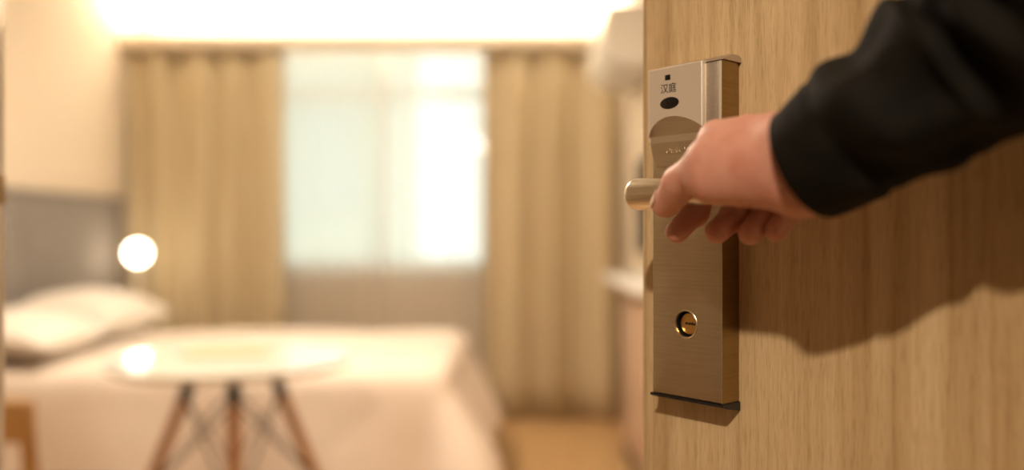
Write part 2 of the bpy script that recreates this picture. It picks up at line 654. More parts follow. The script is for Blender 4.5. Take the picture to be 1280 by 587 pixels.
def pillow(loc, rot, size, label):
    bm = bmesh.new()
    n, m = 28, 20
    g = []
    for side in (1, -1):
        gg = []
        for i in range(n + 1):
            row = []
            for j in range(m + 1):
                u, v = 2 * i / n - 1, 2 * j / m - 1
                h = (max(0, 1 - abs(u) ** 2.6) * max(0, 1 - abs(v) ** 2.6)) ** 0.55
                pin = 1 - 0.06 * (1 - v * v) * abs(u) ** 3
                pin2 = 1 - 0.07 * (1 - u * u) * abs(v) ** 3
                w = 0.03 * noise.noise(Vector((u * 2.2, v * 2.2, side + loc[1])))
                row.append(bm.verts.new((u * size[0] / 2 * pin, v * size[1] / 2 * pin2, side * size[2] / 2 * h * (1 + w * 5))))
            gg.append(row)
        for i in range(n):
            for j in range(m):
                bm.faces.new((gg[i][j], gg[i + 1][j], gg[i + 1][j + 1], gg[i][j + 1]))
    bmesh.ops.remove_doubles(bm, verts=bm.verts[:], dist=0.0005)
    o = from_bm('pillow', bm, M['pillow'], None, 179)
    o.location = loc
    o.rotation_euler = rot
    return tag(o, label, 'pillow', 'pillows at the head of the bed')


pillow((BX0 + 0.26, 4.02, BZ + 0.135), (0, math.radians(8), math.radians(90 - 90)), (0.46, 0.68, 0.20),
       'plump white pillow nearest the bedside lamp, leaning on the grey wall panel')
pillow((BX0 + 0.30, 3.36, BZ + 0.118), (0, math.radians(9), math.radians(4)), (0.46, 0.62, 0.15),
       'flatter white pillow nearest the camera at the head of the bed')

# nightstand and lamp
DL = 4.66
lp = W(172, 316, DL)
ns_ = empty('nightstand', (lp.x + 0.03, DL + 0.07, 0))
tag(ns_, 'small wooden nightstand between the bed and the tan curtain', 'nightstand')
box('cabinet_body', (-0.20, -0.15, 0.06), (0.20, 0.15, 0.50), M['deskwood'], ns_, 0.004)
for x in (-0.17, 0.14):
    for y in (-0.13, 0.10):
        box('leg', (x, y, 0), (x + 0.03, y + 0.03, 0.06), M['deskwood'], ns_)
dr = box('drawer', (0.201, -0.13, 0.30), (0.216, 0.13, 0.48), M['deskwood'], ns_, 0.003)
tube('knob', [(0.216, 0, 0.39), (0.238, 0, 0.39)], [0.008, 0.013], M['brass'], dr, 12)
lamp = empty('bedside_lamp', (lp.x, DL, 0.50))
tag(lamp, 'lit globe bedside lamp on a slim stem before the left curtain', 'lamp')
lathe('lamp_base', [(0, 0.0005), (0.06, 0.0005), (0.06, 0.012), (0.012, 0.02), (0.008, 0.03), (0, 0.03)], (0, 0, 0), M['white'], lamp)
hs = lp.z - 0.50
tube('stem', [(0, 0, 0.025), (0, 0, hs - 0.054)], 0.007, M['white'], lamp, 10)
bm = bmesh.new()
bmesh.ops.create_uvsphere(bm, u_segments=24, v_segments=16, radius=0.058)
bmesh.ops.translate(bm, verts=bm.verts[:], vec=(0, 0, hs))
from_bm('globe_shade', bm, M['lamp_glow'], lamp, 179)
bl.energy = 0
bpy.data.objects.remove(blo)

# ------------------------------------------------------------------ round table
TD = 2.54
tc_ = W(292, 295, TD)
TZ = 0.715
tb = empty('round_table', (tc_.x, TD, 0))
tag(tb, 'round glossy white table on splayed orange wooden legs beside the bed', 'table')
RT = 0.357
lathe('table_top', [(0, TZ - 0.022), (RT - 0.012, TZ - 0.022), (RT, TZ - 0.012), (RT, TZ - 0.004), (RT - 0.004, TZ), (0, TZ)], (0, 0, 0), M['tabletop'], tb, 64)
lathe('hub_plate', [(0, TZ - 0.034), (0.15, TZ - 0.034), (0.15, TZ - 0.0225), (0, TZ - 0.0225)], (0, 0, 0), M['black'], tb, 24)
tops, bots = [], []
for k in range(4):
    a = math.radians(-71 + 90 * k)
    c, s = math.cos(a), math.sin(a)
    t0 = Vector((c * 0.125, s * 0.125, TZ - 0.075))
    t1 = Vector((c * 0.365, s * 0.365, 0.004))
    tops.append(t0)
    bots.append(t1)
    lg = tube('leg', [t0, t0.lerp(t1, 0.4), t1], [0.018, 0.0175, 0.0125], M['leg'], tb, 14)
    d = (t1 - t0).normalized()
    tube('bracket', [Vector((c * 0.115, s * 0.115, TZ - 0.034)), t0 - d * 0.01, t0 + d * 0.05], [0.012, 0.0195, 0.0195], M['black'], lg, 12)
for k in range(4):
    a0, a1 = tops[k], bots[k]
    b0, b1 = tops[(k + 1) % 4], bots[(k + 1) % 4]
    for p, q in ((a0.lerp(a1, 0.06), b0.lerp(b1, 0.50)), (b0.lerp(b1, 0.06), a0.lerp(a1, 0.50))):
        tube('wire_brace', [p, q], 0.0036, M['black'], tb, 8)
fp = W(286, 440, 2.64)
fo = empty('leaflet_folder', (fp.x, 2.63, TZ), math.radians(8))
tag(fo, 'tan folded leaflet lying flat on the round white table', 'leaflet')
box('back_sheet', (-0.125, -0.075, 0.0005), (0.125, 0.075, 0.003), M['tan_paper'], fo)
box('front_sheet', (-0.124, -0.074, 0.0032), (0.123, 0.072, 0.006), M['tan_paper'], fo)

# ------------------------------------------------------------------ wooden chair at the lower left
ch = empty('wooden_chair', (-1.345, 2.0, 0))
tag(ch, 'honey coloured wooden chair seen from behind at the lower left corner', 'chair')
CW = 0.205
ztop = 0.685
for s in (-1, 1):
    tube('back_post', [(s * (CW - 0.018), 0.02, 0.0), (s * (CW - 0.018), 0.03, 0.42), (s * (CW - 0.018), 0.0, ztop)], [0.017, 0.022, 0.019], M['chairwood'], ch, 4, (1, 1), 20)
    tube('front_leg', [(s * (CW - 0.02), 0.39, 0.0), (s * (CW - 0.025), 0.385, 0.35)], [0.016, 0.022], M['chairwood'], ch, 4, (1, 1), 20)
    box('side_rail', (s * (CW - 0.02) - 0.011, 0.045, 0.305), (s * (CW - 0.02) + 0.011, 0.375, 0.355), M['chairwood'], ch, 0.003)
box('top_rail', (-CW, -0.016, ztop - 0.095), (CW, 0.014, ztop + 0.004), M['chairwood'], ch, 0.006)
box('front_rail', (-CW + 0.03, 0.375, 0.305), (CW - 0.03, 0.395, 0.355), M['chairwood'], ch, 0.003)
box('rear_rail', (-CW + 0.03, 0.02, 0.305), (CW - 0.03, 0.04, 0.355), M['chairwood'], ch, 0.003)
box('seat', (-CW + 0.005, 0.045, 0.356), (CW - 0.005, 0.415, 0.395), M['seat'], ch, 0.015, 3)

# ------------------------------------------------------------------ right wall: desk, screen, air conditioner
dk = empty('wall_desk', (XR, 3.6, 0))
tag(dk, 'narrow pinkish wood console along the right wall under the television', 'desk')
box('desk_top', (-0.21, -0.62, 0.865), (-0.001, 0.58, 0.90), M['white'], dk, 0.006)
for k in range(3):
    y0 = -0.60 + k * 0.39
    box('front_panel', (-0.11, y0, 0.09), (-0.092, y0 + 0.385, 0.864), M['deskwood'], dk, 0.002)
box('end_panel', (-0.11, 0.572, 0.0), (-0.001, 0.59, 0.864), M['deskwood'], dk, 0.002)
box('end_panel', (-0.11, -0.62, 0.0), (-0.001, -0.602, 0.864), M['deskwood'], dk, 0.002)
box('plinth', (-0.10, -0.60, 0.0), (-0.08, 0.57, 0.088), M['black'], dk)
tv = empty('television', (XR, 3.68, 1.0))
tag(tv, 'flat dark television mounted on the right wall above the console', 'television')
box('tv_case', (-0.055, -0.39, 0.0), (-0.012, 0.39, 0.44), M['screen'], tv, 0.004)
box('screen', (-0.0575, -0.38, 0.012), (-0.0553, 0.38, 0.43), M['screen'], tv)
box('wall_bracket', (-0.012, -0.1, 0.1), (-0.0005, 0.1, 0.33), M['black'], tv)
ac = empty('air_conditioner', (XR, 4.22, 1.865))
tag(ac, 'white split air conditioner high on the right wall next to the curtain', 'air conditioner')
prism_pts = [(-0.001, 0.0), (-0.16, 0.0), (-0.225, 0.05), (-0.245, 0.14), (-0.235, 0.24), (-0.20, 0.275), (-0.001, 0.275)]
bm = bmesh.new()
f = bm.faces.new([bm.verts.new((x, -0.40, z)) for x, z in prism_pts])
r = bmesh.ops.extrude_face_region(bm, geom=[f])
bmesh.ops.translate(bm, verts=[v for v in r['geom'] if isinstance(v, bmesh.types.BMVert)], vec=(0, 0.80, 0))
bmesh.ops.bevel(bm, geom=bm.edges[:], offset=0.008, segments=2, affect='EDGES')
from_bm('housing', bm, M['plastic'], ac, 35)
bm = bmesh.new()
f = bm.faces.new([bm.verts.new((x, -0.34, z)) for x, z in ((-0.165, -0.004), (-0.228, 0.045), (-0.232, 0.042), (-0.168, -0.009))])
r = bmesh.ops.extrude_face_region(bm, geom=[f])
bmesh.ops.translate(bm, verts=[v for v in r['geom'] if isinstance(v, bmesh.types.BMVert)], vec=(0, 0.68, 0))
from_bm('louver', bm, M['white'], ac)
box('intake_grille', (-0.18, -0.35, 0.2755), (-0.03, 0.35, 0.279), M['rubber'], ac)

# ceiling fittings
dl = empty('ceiling_downlight', (KEY.x, KEY.y, ZF))
tag(dl, 'round recessed downlight in the lobby ceiling behind the door', 'downlight')
lathe('trim_ring', [(0.058, -0.0005), (0.075, -0.0005), (0.075, -0.006), (0.058, -0.012), (0.056, -0.006)], (0, 0, 0), M['white'], dl, 32)
lathe('diffuser', [(0, -0.004), (0.055, -0.004), (0.055, -0.002), (0, -0.002)], (0, 0, 0), M['ceil_glow'], dl, 32)
cl = empty('added_fill_lamp', (-0.85, 2.6, ZC))  # invented fitting that carries the added room fill, never in frame
tag(cl, 'added round fill lamp on the ceiling, out of view above the white table', 'ceiling lamp')
lathe('lamp_rim', [(0, -0.0005), (0.20, -0.0005), (0.20, -0.05), (0.185, -0.06), (0.185, -0.01), (0, -0.01)], (0, 0, 0), M['white'], cl, 40)
lathe('diffuser', [(0.184, -0.055), (0.18, -0.08), (0.10, -0.10), (0, -0.105)], (0, 0, 0), M['ceil_glow'], cl, 40)

# ------------------------------------------------------------------ the door with its lock
A = math.atan(897 / F)
UX, UY = math.sin(A), -math.cos(A)
D0 = 0.68
EX, EY = (804 - 640) * D0 / F, D0
door = empty('door_1', (EX, EY, 0), math.atan2(UY, UX))
tag(door, 'pale oak veneer door standing ajar on the right', kind='structure')
DW, DT = 0.815, 0.042
box('edge_band', (0.0, 0.0, 0.006), (0.0022, DT, 2.05), M['door'], door)
box('door_leaf', (0.0024, 0.0, 0.006), (DW, DT, 2.05), M['door'], door, 0.0006, 1)
for z in (0.25, 1.03, 1.82):
    tube('hinge', [(DW + 0.004, DT + 0.004, z - 0.05), (DW + 0.004, DT + 0.004, z + 0.05)], 0.007, M['steel'], door, 12)


def cm(U, s, V):
    """door coordinates in cm (along, off the face, above camera) -> metres, door local"""
    return Vector((U / 100, -s / 100, CZ + V / 100))


def to_world(p):
    return Vector((EX + UX * p.x - UY * p.y, EY + UY * p.x + UX * p.y, p.z))


# lock body with the hole for the key cylinder
KU, KV, KR = 5.90, -6.50, 0.98
U0, U1, V0, V1, S1 = 2.75, 9.08, -11.95, 12.55, 2.1


def lock_body():
    bm = bmesh.new()
    n = 40
    angs = sorted([2 * math.pi * k / n for k in range(n)] + [math.atan2(v - KV, u - KU) % (2 * math.pi) for u in (U0, U1) for v in (V0, V1)])
    inner, inner2, outer, back = [], [], [], []
    for a in angs:
        c, s = math.cos(a), math.sin(a)
        ts = []
        if c > 1e-9:
            ts.append((U1 - KU) / c)
        if c < -1e-9:
            ts.append((U0 - KU) / c)
        if s > 1e-9:
            ts.append((V1 - KV) / s)
        if s < -1e-9:
            ts.append((V0 - KV) / s)
        t = min(ts)
        inner.append(bm.verts.new(cm(KU + KR * c, S1, KV + KR * s)))
        inner2.append(bm.verts.new(cm(KU + KR * c, S1 - 0.75, KV + KR * s)))
        outer.append(bm.verts.new(cm(KU + t * c, S1, KV + t * s)))
        back.append(bm.verts.new(cm(KU + t * c, 0.02, KV + t * s)))
    m = len(angs)
    for k in range(m):
        q = (k + 1) % m
        bm.faces.new((inner[k], inner[q], outer[q], outer[k]))
        bm.faces.new((inner2[k], inner2[q], inner[q], inner[k]))
        bm.faces.new((outer[k], outer[q], back[q], back[k]))
    bm.faces.new(inner2)
    bm.faces.new(back)
    bmesh.ops.recalc_face_normals(bm, faces=bm.faces[:])
    es = []
    for e in bm.edges:
        if len(e.link_faces) == 2 and e.calc_face_angle(0) > 1.0:
            if all(abs(v.co.y + S1 / 100) < 1e-6 for v in e.verts) and all((v.co - cm(KU, S1, KV)).length > 0.02 for v in e.verts):
                es.append(e)
    bmesh.ops.bevel(bm, geom=es, offset=0.0009, segments=3, affect='EDGES', profile=0.5)
    o = from_bm('electronic_lock', bm, M['steel'], door, 30)
    o.data.materials.append(M['bronze_side_shade'])  # sides coloured as if mirroring the shaded door wood
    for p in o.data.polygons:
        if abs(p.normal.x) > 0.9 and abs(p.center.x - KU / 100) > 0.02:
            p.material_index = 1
    return o


lock = lock_body()
tag(lock, 'brushed champagne steel electronic card lock on the oak door')


def lp_(name, poly, s0, s1, mat, bevel=0.0, label=None):
    o = prism(name, [(u / 100, CZ + v / 100) for u, v in poly], -s0 / 100, -s1 / 100, mat, lock, bevel)
    if label:
        o['label'] = label
    return o


# top cap: thin at the front, swelling towards the door
bm = bmesh.new()
vs = []
for u, k in ((2.62, 0.8), (2.9, 1.0), (9.05, 1.0), (9.30, 0.8)):
    vs.append([bm.verts.new(cm(u, s, 12.57 + (v - 12.57) * k)) for s, v in ((0.02, 12.57), (2.12, 12.57), (2.12, 12.62), (1.5, 12.95), (0.9, 13.14), (0.35, 13.16), (0.02, 12.95))])
for a, b in zip(vs, vs[1:]):
    for k in range(7):
        q = (k + 1) % 7
        bm.faces.new((a[k], a[q], b[q], b[k]))
bm.faces.new(vs[0])
bm.faces.new(vs[-1])
from_bm('top_cap', bm, M['speck'], lock, 30)
lp_('top_gasket', [(2.75, 12.5505), (9.14, 12.5505), (9.14, 12.569), (2.75, 12.569)], 0.02, 1.95, M['rubber'])
# black end cap at the bottom
bm = bmesh.new()
pts = [(2.62, -11.95), (9.24, -11.95)]
vs = []
for u in (2.55, 9.22):
    vs.append([bm.verts.new(cm(u, s, v)) for s, v in ((0.02, -11.97), (2.2, -11.97), (2.2, -12.16), (1.6, -12.36), (0.02, -12.66))])
for k in range(5):
    q = (k + 1) % 5
    bm.faces.new((vs[0][k], vs[0][q], vs[1][q], vs[1][k]))
bm.faces.new(vs[0])
bm.faces.new(vs[1])
bmesh.ops.bevel(bm, geom=bm.edges[:], offset=0.0004, segments=2, affect='EDGES')
from_bm('end_cap', bm, M['rubber'], lock, 30)['label'] = 'black plastic end cap'

# speckled side strip and bright rim on the upper half
lp_('side_strip', [(7.78, 4.9), (8.80, 4.9), (8.80, 12.50), (7.78, 12.50)], 2.1005, 2.16, M['speck'], 0.0002)
lp_('rim_bead', [(8.86, 4.9), (9.07, 4.9), (9.07, 12.50), (8.86, 12.50)], 2.1005, 2.17, M['satin'], 0.0003)


# raised cover with the scooped card panel
def cover():
    bm = bmesh.new()
    nu, nv = 120, 300
    CU0, CU1, CV0, CV1 = 2.60, 7.68, 5.25, 12.70

    def left(v):
        if v > 7.0:
            return CU0
        t = (7.0 - v) / (7.0 - CV0)
        return CU0 + 0.50 * t ** 1.6

    def arch(u):
        # lower bound of the plain face: an arch rising from the left, apex, falling to the right
        if u < 4.75:
            t = (4.75 - u) / 2.15
            return 8.95 - 1.75 * (1 - math.sqrt(max(0, 1 - t * t)))
        t = (u - 4.75) / 2.95
        return 8.95 - 1.05 * t ** 1.9
    g, zone = [], {}
    for i in range(nu + 1):
        row = []
        for j in range(nv + 1):
            v = CV0 + (CV1 - CV0) * j / nv
            l = left(v)
            u = l + (CU1 - l) * i / nu
            s = 2.50
            a = arch(u)
            if v < a:
                d = a - v
                band0, band1 = 7.55, 7.05
                if v > band0:
                    s -= 0.02 + 0.20 * min(1, (a - v) / max(0.2, a - band0))
                elif v > band1:
                    s -= 0.22
                else:
                    s -= 0.22 + 0.05 * (band1 - v)
            e = min(u - l, CU1 - u, CV1 - v)
            if e < 0.14:
                s -= 0.14 - math.sqrt(max(0, 0.14 ** 2 - (0.14 - e) ** 2))
            row.append(bm.verts.new(cm(u, s, v)))
            zone[i, j] = 0 if v >= a else 1 if v > 7.55 or v < 7.05 else 2
        g.append(row)
    bm2 = bmesh.new()
    bm3 = bmesh.new()
    for i in range(nu):
        for j in range(nv):
            q = (g[i][j], g[i + 1][j], g[i + 1][j + 1], g[i][j + 1])
            z = zone[i, j]
            if z:
                b_ = bm2 if z == 1 else bm3
                b_.faces.new([b_.verts.new(v.co) for v in q])
            else:
                bm.faces.new(q)
    for b_, nm, mt in ((bm2, 'card_panel', M['panel']), (bm3, 'card_panel_band', M['band'])):
        bmesh.ops.remove_doubles(b_, verts=b_.verts[:], dist=1e-7)
        from_bm(nm, b_, mt, lock, 16)
    per = [g[i][0] for i in range(nu + 1)] + [g[nu][j] for j in range(1, nv + 1)] + [g[i][nv] for i in range(nu - 1, -1, -1)] + [g[0][j] for j in range(nv - 1, 0, -1)]
    bk = [bm.verts.new((p.co.x, -0.021, p.co.z)) for p in per]
    m = len(per)
    for k in range(m):
        q = (k + 1) % m
        bm.faces.new((per[k], bk[k], bk[q], per[q]))
    return from_bm('reader_cover', bm, M['satin'], lock, 16)


cover()['label'] = 'satin upper cover with an arched scooped card panel'


def ellipse(name, u, v, ru, rv, s0, s1, mat, n=40):
    poly = [(u + ru * math.cos(2 * math.pi * k / n), v + rv * math.sin(2 * math.pi * k / n)) for k in range(n)]
    return lp_(name, poly, s0, s1, mat, 0.0001)


ellipse('sensor_lens', 4.70, 9.95, 0.88, 0.44, 2.4, 2.53, M['lens'])['label'] = 'black oval sensor window'
lp_('indicator_light', [(4.28, 11.68), (4.78, 11.68), (4.78, 12.08), (4.28, 12.08)], 2.4, 2.515, M['lens'], 0.0001, 'tiny black square indicator')


def text(name, body, u, v, s, size, mat, depth=0.00012, offset=0.0, sx=1.0):
    cu = bpy.data.curves.new(name, 'FONT')
    cu.body = body
    cu.size = size / 100
    cu.extrude = depth
    cu.offset = offset
    cu.align_x = 'CENTER'
    cu.align_y = 'CENTER'
    tmp = bpy.data.objects.new(name + '_tmp', cu)
    COL.objects.link(tmp)
    bpy.context.view_layer.update()
    dg = bpy.context.evaluated_depsgraph_get()
    me = bpy.data.meshes.new_from_object(tmp.evaluated_get(dg))
    bpy.data.objects.remove(tmp)
    me.materials.clear()
    me.transform(Matrix.Translation(cm(u, s, v)) @ Matrix.Rotation(math.radians(90), 4, 'X') @ Matrix.Diagonal((sx, 1, 1, 1)))
    return link(name, me, mat, lock)


text('printed_name', '\u6c49\u5ead', 4.60, 11.02, 2.505, 0.76, M['ink'], 0.00005, 0.00003)
text('embossed_lettering', 'DESSMANN', 5.75, 6.38, 2.262, 0.62, M['panel'], 0.00026, 0.0)

# key cylinder
kc = lock


def disc_y(name, u, v, prof, mat, n=36, label=None):
    """lathe about the axis normal to the door: prof of (radius, s)"""
    bm = bmesh.new()
    rings = []
    for r, s in prof:
        if r < 1e-6:
            rings.append([bm.verts.new(cm(u, s, v))])
        else:
            rings.append([bm.verts.new(cm(u + r * math.cos(2 * math.pi * k / n), s, v + r * math.sin(2 * math.pi * k / n))) for k in range(n)])
    for a, b in zip(rings, rings[1:]):
        for k in range(n):
            q = (k + 1) % n
            if len(a) == 1:
                bm.faces.new((a[0], b[k], b[q]))
            elif len(b) == 1:
                bm.faces.new((a[k], a[q], b[0]))
            else:
                bm.faces.new((a[k], a[q], b[q], b[k]))
    o = from_bm(name, bm, mat, lock, 35)
    if label:
        o['label'] = label
    return o


disc_y('keyhole_rim', KU, KV, [(KR - 0.02, 1.5), (KR - 0.02, 2.12), (KR + 0.05, 2.14), (KR + 0.09, 2.105)], M['lever'], 40, 'bright rim around the keyhole')
disc_y('hole_lining', KU, KV, [(KR - 0.03, 1.95), (KR - 0.03, 1.37), (0, 1.37)], M['rubber'], 40)
disc_y('key_cylinder', KU, KV, [(0.80, 1.37), (0.80, 1.66), (0.76, 1.70), (0, 1.70)], M['brass'], 40, 'brass key cylinder')
kw = [(-0.45, -0.05), (-0.30, -0.10), (-0.18, -0.02), (-0.05, -0.12), (0.08, -0.02), (0.20, -0.12), (0.34, -0.06), (0.50, -0.12), (0.50, 0.10),
      (0.36, 0.04), (0.24, 0.14), (0.12, 0.06), (0.0, 0.12), (-0.14, 0.05), (-0.28, 0.12), (-0.45, 0.07)]
lp_('keyway', [(KU + 0.08 + a, KV + b) for a, b in kw], 1.6, 1.704, M['ink'])


# lever: neck out of the lock, elbow, bar running towards the hinge side
LU, LS, LV, LR = 6.35, 7.35, 2.92, 1.12
BAR0 = 5.15


def lever():
    bm = bmesh.new()
    # neck between the lock face and the bar
    add_tube(bm, [cm(LU, s, LV) for s in (2.0, 4.0, 6.0, LS)], (LR - 0.12) / 100, 32)
    # bar running towards the hinge side, both ends softly rounded
    r1, r2, rr = LR, LR - 0.22, 0.70
    us, rad = [], []
    for k in range(9):
        a = math.pi / 2 * (1 - k / 8)
        us.append(BAR0 + rr - rr * math.sin(a))
        rad.append(r1 - rr + rr * math.cos(a))
    for u in (7.5, 9.0, 10.5, 12, 14, 15.5):
        us.append(u)
        rad.append(r1 + (r2 - r1) * min(1, (u - 6) / 4))
    for k in range(1, 7):
        a = math.pi / 2 * k / 6
        us.append(15.5 + 0.6 * math.sin(a))
        rad.append(r2 - 0.6 + 0.6 * math.cos(a))
    add_tube(bm, [cm(u, LS, LV) for u in us], [r / 100 for r in rad], 40)
    o = from_bm('lever_handle', bm, M['lever'], lock, 60)
    o['label'] = 'brushed nickel lever handle gripped by the hand'
    return o


lever()
disc_y('lever_rose', LU, LV, [(1.6, 2.101), (1.6, 2.25), (1.5, 2.34), (1.02, 2.36)], M['steel'], 40)

# hinge-side door frame
fw = to_world(Vector((DW, DT, 0)))
jb = struct(box('trim_4', (XR - 0.022, fw.y - 0.14, 0), (XR, fw.y - 0.01, 2.08), M['door'], None, 0.002))

# ------------------------------------------------------------------ the arm of the person opening the door


def skin_mat():
    m, nt, b = principled('skin', (0.62, 0.34, 0.24), 0.50)
    v = coords(nt)
    n1 = noise_tex(nt, v, 55, 3)
    n2 = noise_tex(nt, v, 900, 3)
    c = ramp(nt, n1, [(0.30, (0.56, 0.245, 0.18)), (0.55, (0.64, 0.325, 0.25)), (0.75, (0.67, 0.37, 0.29))])
    nt.links.new(c, b.inputs['Base Color'])
    b.inputs['Subsurface Weight'].default_value = 0.30
    b.inputs['Subsurface Radius'].default_value = (0.010, 0.004, 0.002)
    b.inputs['Subsurface Scale'].default_value = 0.6
    bump(nt, b, n2, 0.12, 0.0005)
    return m


M['skin'] = skin_mat()
M['nail'] = simple('fingernail', (0.78, 0.56, 0.45), (0.82, 0.60, 0.49), 60, 0.28)
M['jacket'] = simple('black_jacket_cloth', (0.0050, 0.0044, 0.0036), (0.0095, 0.0080, 0.0060), 45, 0.80, bs=0.25, bd=0.002, **{'Specular IOR Level': 0.14})

FINGERS = {
    'index': ([(12.9, 8.0, 6.25), (10.4, 5.0, 4.4), (9.25, 5.4, 1.6), (8.95, 7.0, 0.30)], [1.02, 0.92, 0.84, 0.78]),
    'middle': ([(14.6, 7.0, 6.5), (12.3, 3.8, 4.3), (11.6, 4.3, 1.3), (11.5, 6.0, 0.32)], [1.04, 0.95, 0.88, 0.82]),
    'ring': ([(16.1, 6.0, 6.1), (14.0, 3.1, 4.0), (13.4, 3.5, 1.2), (13.35, 5.0, 0.22)], [1.00, 0.90, 0.84, 0.80]),
    'pinky': ([(17.3, 5.2, 5.3), (15.4, 2.9, 3.7), (15.0, 3.1, 1.5), (14.85, 4.4, 0.35)], [0.92, 0.80, 0.74, 0.72]),
}
THUMB = ([(17.4, 10.0, 3.7), (14.0, 10.3, 4.5), (11.35, 9.7, 3.35), (9.45, 8.9, 2.10)], [1.55, 1.28, 1.06, 0.86])
PALM = [
    ((19.0, 9.5, 5.6), 1.35, (13.1, 8.1, 6.15), 1.12),
    ((19.0, 9.1, 5.3), 1.35, (14.8, 7.1, 6.35), 1.10),
    ((19.2, 8.6, 4.6), 1.35, (16.2, 6.2, 5.9), 1.08),
    ((19.4, 8.4, 3.6), 1.40, (17.3, 5.4, 5.0), 1.05),
    ((19.3, 9.3, 3.0), 1.55, (14.2, 10.3, 3.30), 1.42),     # thenar
    ((17.6, 9.9, 4.6), 1.40, (14.6, 9.7, 4.9), 1.35),      # first web
    ((15.2, 9.4, 5.3), 1.20, (13.4, 8.8, 5.6), 1.05),
    ((19.4, 8.7, 2.9), 1.50, (17.2, 6.6, 3.3), 1.35),      # hypothenar
]
CUFF = [(19.6, 9.55, 4.1), (26.4, 12.0, 6.4)]
ARM = [
    ((19.2, 9.4, 5.2), 1.55, (25.6, 9.5, 7.7), 1.9),
    ((19.6, 9.5, 2.9), 1.60, (25.8, 9.5, 6.2), 2.0),
    ((19.4, 9.5, 4.0), 1.75, (25.6, 9.5, 7.0), 2.5),
]


def hand_mesh():
    h = 0.11
    lo = np.array([7.6, 0.8, -1.2])
    hi = np.array([28.6, 13.0, 10.8])
    n = np.ceil((hi - lo) / h).astype(int)
    ax = [(lo[i] + h * np.arange(n[i])).astype(np.float32) for i in range(3)]
    X, Y, Z = np.meshgrid(*ax, indexing='ij', sparse=True)

    def cone(a, ra, b, rb):
        a, b = np.array(a, np.float32), np.array(b, np.float32)
        d = b - a
        t = ((X - a[0]) * d[0] + (Y - a[1]) * d[1] + (Z - a[2]) * d[2]) / float(d @ d)
        t = np.clip(t, 0, 1)
        return np.sqrt((X - a[0] - t * d[0]) ** 2 + (Y - a[1] - t * d[1]) ** 2 + (Z - a[2] - t * d[2]) ** 2) - (ra + (rb - ra) * t)

    def smin(a, b, k):
        hh = np.maximum(k - np.abs(a - b), 0) / k
        return np.minimum(a, b) - hh * hh * k * 0.25
    D = None
    for a, ra, b, rb in PALM + ARM:
        c = cone(a, ra, b, rb)
        D = c if D is None else smin(D, c, 1.1)
    # thumb
    p, r = THUMB
    T = None
    for k in range(3):
        c = cone(p[k], r[k], p[k + 1], r[k + 1])
        T = c if T is None else smin(T, c, 0.5)
    # pad of the thumb
    T = smin(T, cone((10.9, 9.5, 2.75), 0.90, (9.75, 8.95, 2.05), 0.80), 0.3)
    D = smin(D, T, 0.9)
    # fingers are united among themselves with almost no blend so that they stay apart
    Fg = None
    for nm, (p, r) in FINGERS.items():
        f_ = None
        for k in range(3):
            c = cone(p[k], r[k], p[k + 1], r[k + 1])
            f_ = c if f_ is None else smin(f_, c, 0.45)
        # joint knobs
        for k in (1, 2):
            c = np.sqrt((X - p[k][0]) ** 2 + (Y - p[k][1]) ** 2 + (Z - p[k][2]) ** 2) - (r[k] + 0.05)
            f_ = smin(f_, c, 0.3)
        w = smin(f_, D, 0.25)
        Fg = f_ if Fg is None else smin(Fg, f_, 0.10)
    D = smin(D, Fg, 0.35)
    # surface nets
    S = D < 0
    nx, ny, nz = S.shape
    cnt = np.zeros((nx - 1, ny - 1, nz - 1), np.int8)
    for i in (0, 1):
        for j in (0, 1):
            for k in (0, 1):
                cnt += S[i:nx - 1 + i, j:ny - 1 + j, k:nz - 1 + k]
    act = (cnt > 0) & (cnt < 8)
    idx = -np.ones(act.shape, np.int64)
    cells = np.argwhere(act)
    idx[act] = np.arange(len(cells))
    acc = np.zeros((len(cells), 3))
    wsum = np.zeros(len(cells))
    corners = [(i, j, k) for i in (0, 1) for j in (0, 1) for k in (0, 1)]
    val = {c: D[cells[:, 0] + c[0], cells[:, 1] + c[1], cells[:, 2] + c[2]] for c in corners}
    for c in corners:
        for axi in range(3):
            if c[axi] == 0:
                e = list(c)
                e[axi] = 1
                va, vb = val[c], val[tuple(e)]
                m = (va < 0) != (vb < 0)
                t = np.where(m, va / np.where(m, va - vb, 1), 0)
                pt_ = np.tile(np.array(c, float), (len(cells), 1))
                pt_[:, axi] = t
                acc[m] += pt_[m]
                wsum[m] += 1
    verts = lo + h * (cells + acc / wsum[:, None])
    quads = []
    for axi in range(3):
        sl0 = [slice(1, -1)] * 3
        sl1 = [slice(1, -1)] * 3
        sl0[axi] = slice(0, -1)
        sl1[axi] = slice(1, None)
        a, b = S[tuple(sl0)], S[tuple(sl1)]
        ch_ = np.argwhere(a != b)
        off = np.ones(3, int)
        off[axi] = 0
        base = ch_ + off
        sign = a[tuple(ch_.T)]
        o1, o2 = [i for i in range(3) if i != axi]
        def cell(d1, d2):
            q = base.copy()
            q[:, o1] -= d1
            q[:, o2] -= d2
            return idx[tuple(q.T)]
        q = np.stack([cell(1, 1), cell(0, 1), cell(0, 0), cell(1, 0)], 1)
        flip = sign if axi != 1 else ~sign
        q[~flip] = q[~flip][:, ::-1]
        quads.append(q)
    quads = np.concatenate(quads)
    pts = [to_world(cm(*v)) for v in verts]
    # smooth
    P = np.array([tuple(p) for p in pts])
    e = np.concatenate([quads[:, [0, 1]], quads[:, [1, 2]], quads[:, [2, 3]], quads[:, [3, 0]]])
    for it in range(3):
        sm = np.zeros_like(P)
        ct = np.zeros(len(P))
        np.add.at(sm, e[:, 0], P[e[:, 1]])
        np.add.at(sm, e[:, 1], P[e[:, 0]])
        np.add.at(ct, e[:, 0], 1)
        np.add.at(ct, e[:, 1], 1)
        P = P * 0.5 + 0.5 * sm / ct[:, None]
    me = bpy.data.meshes.new('person')
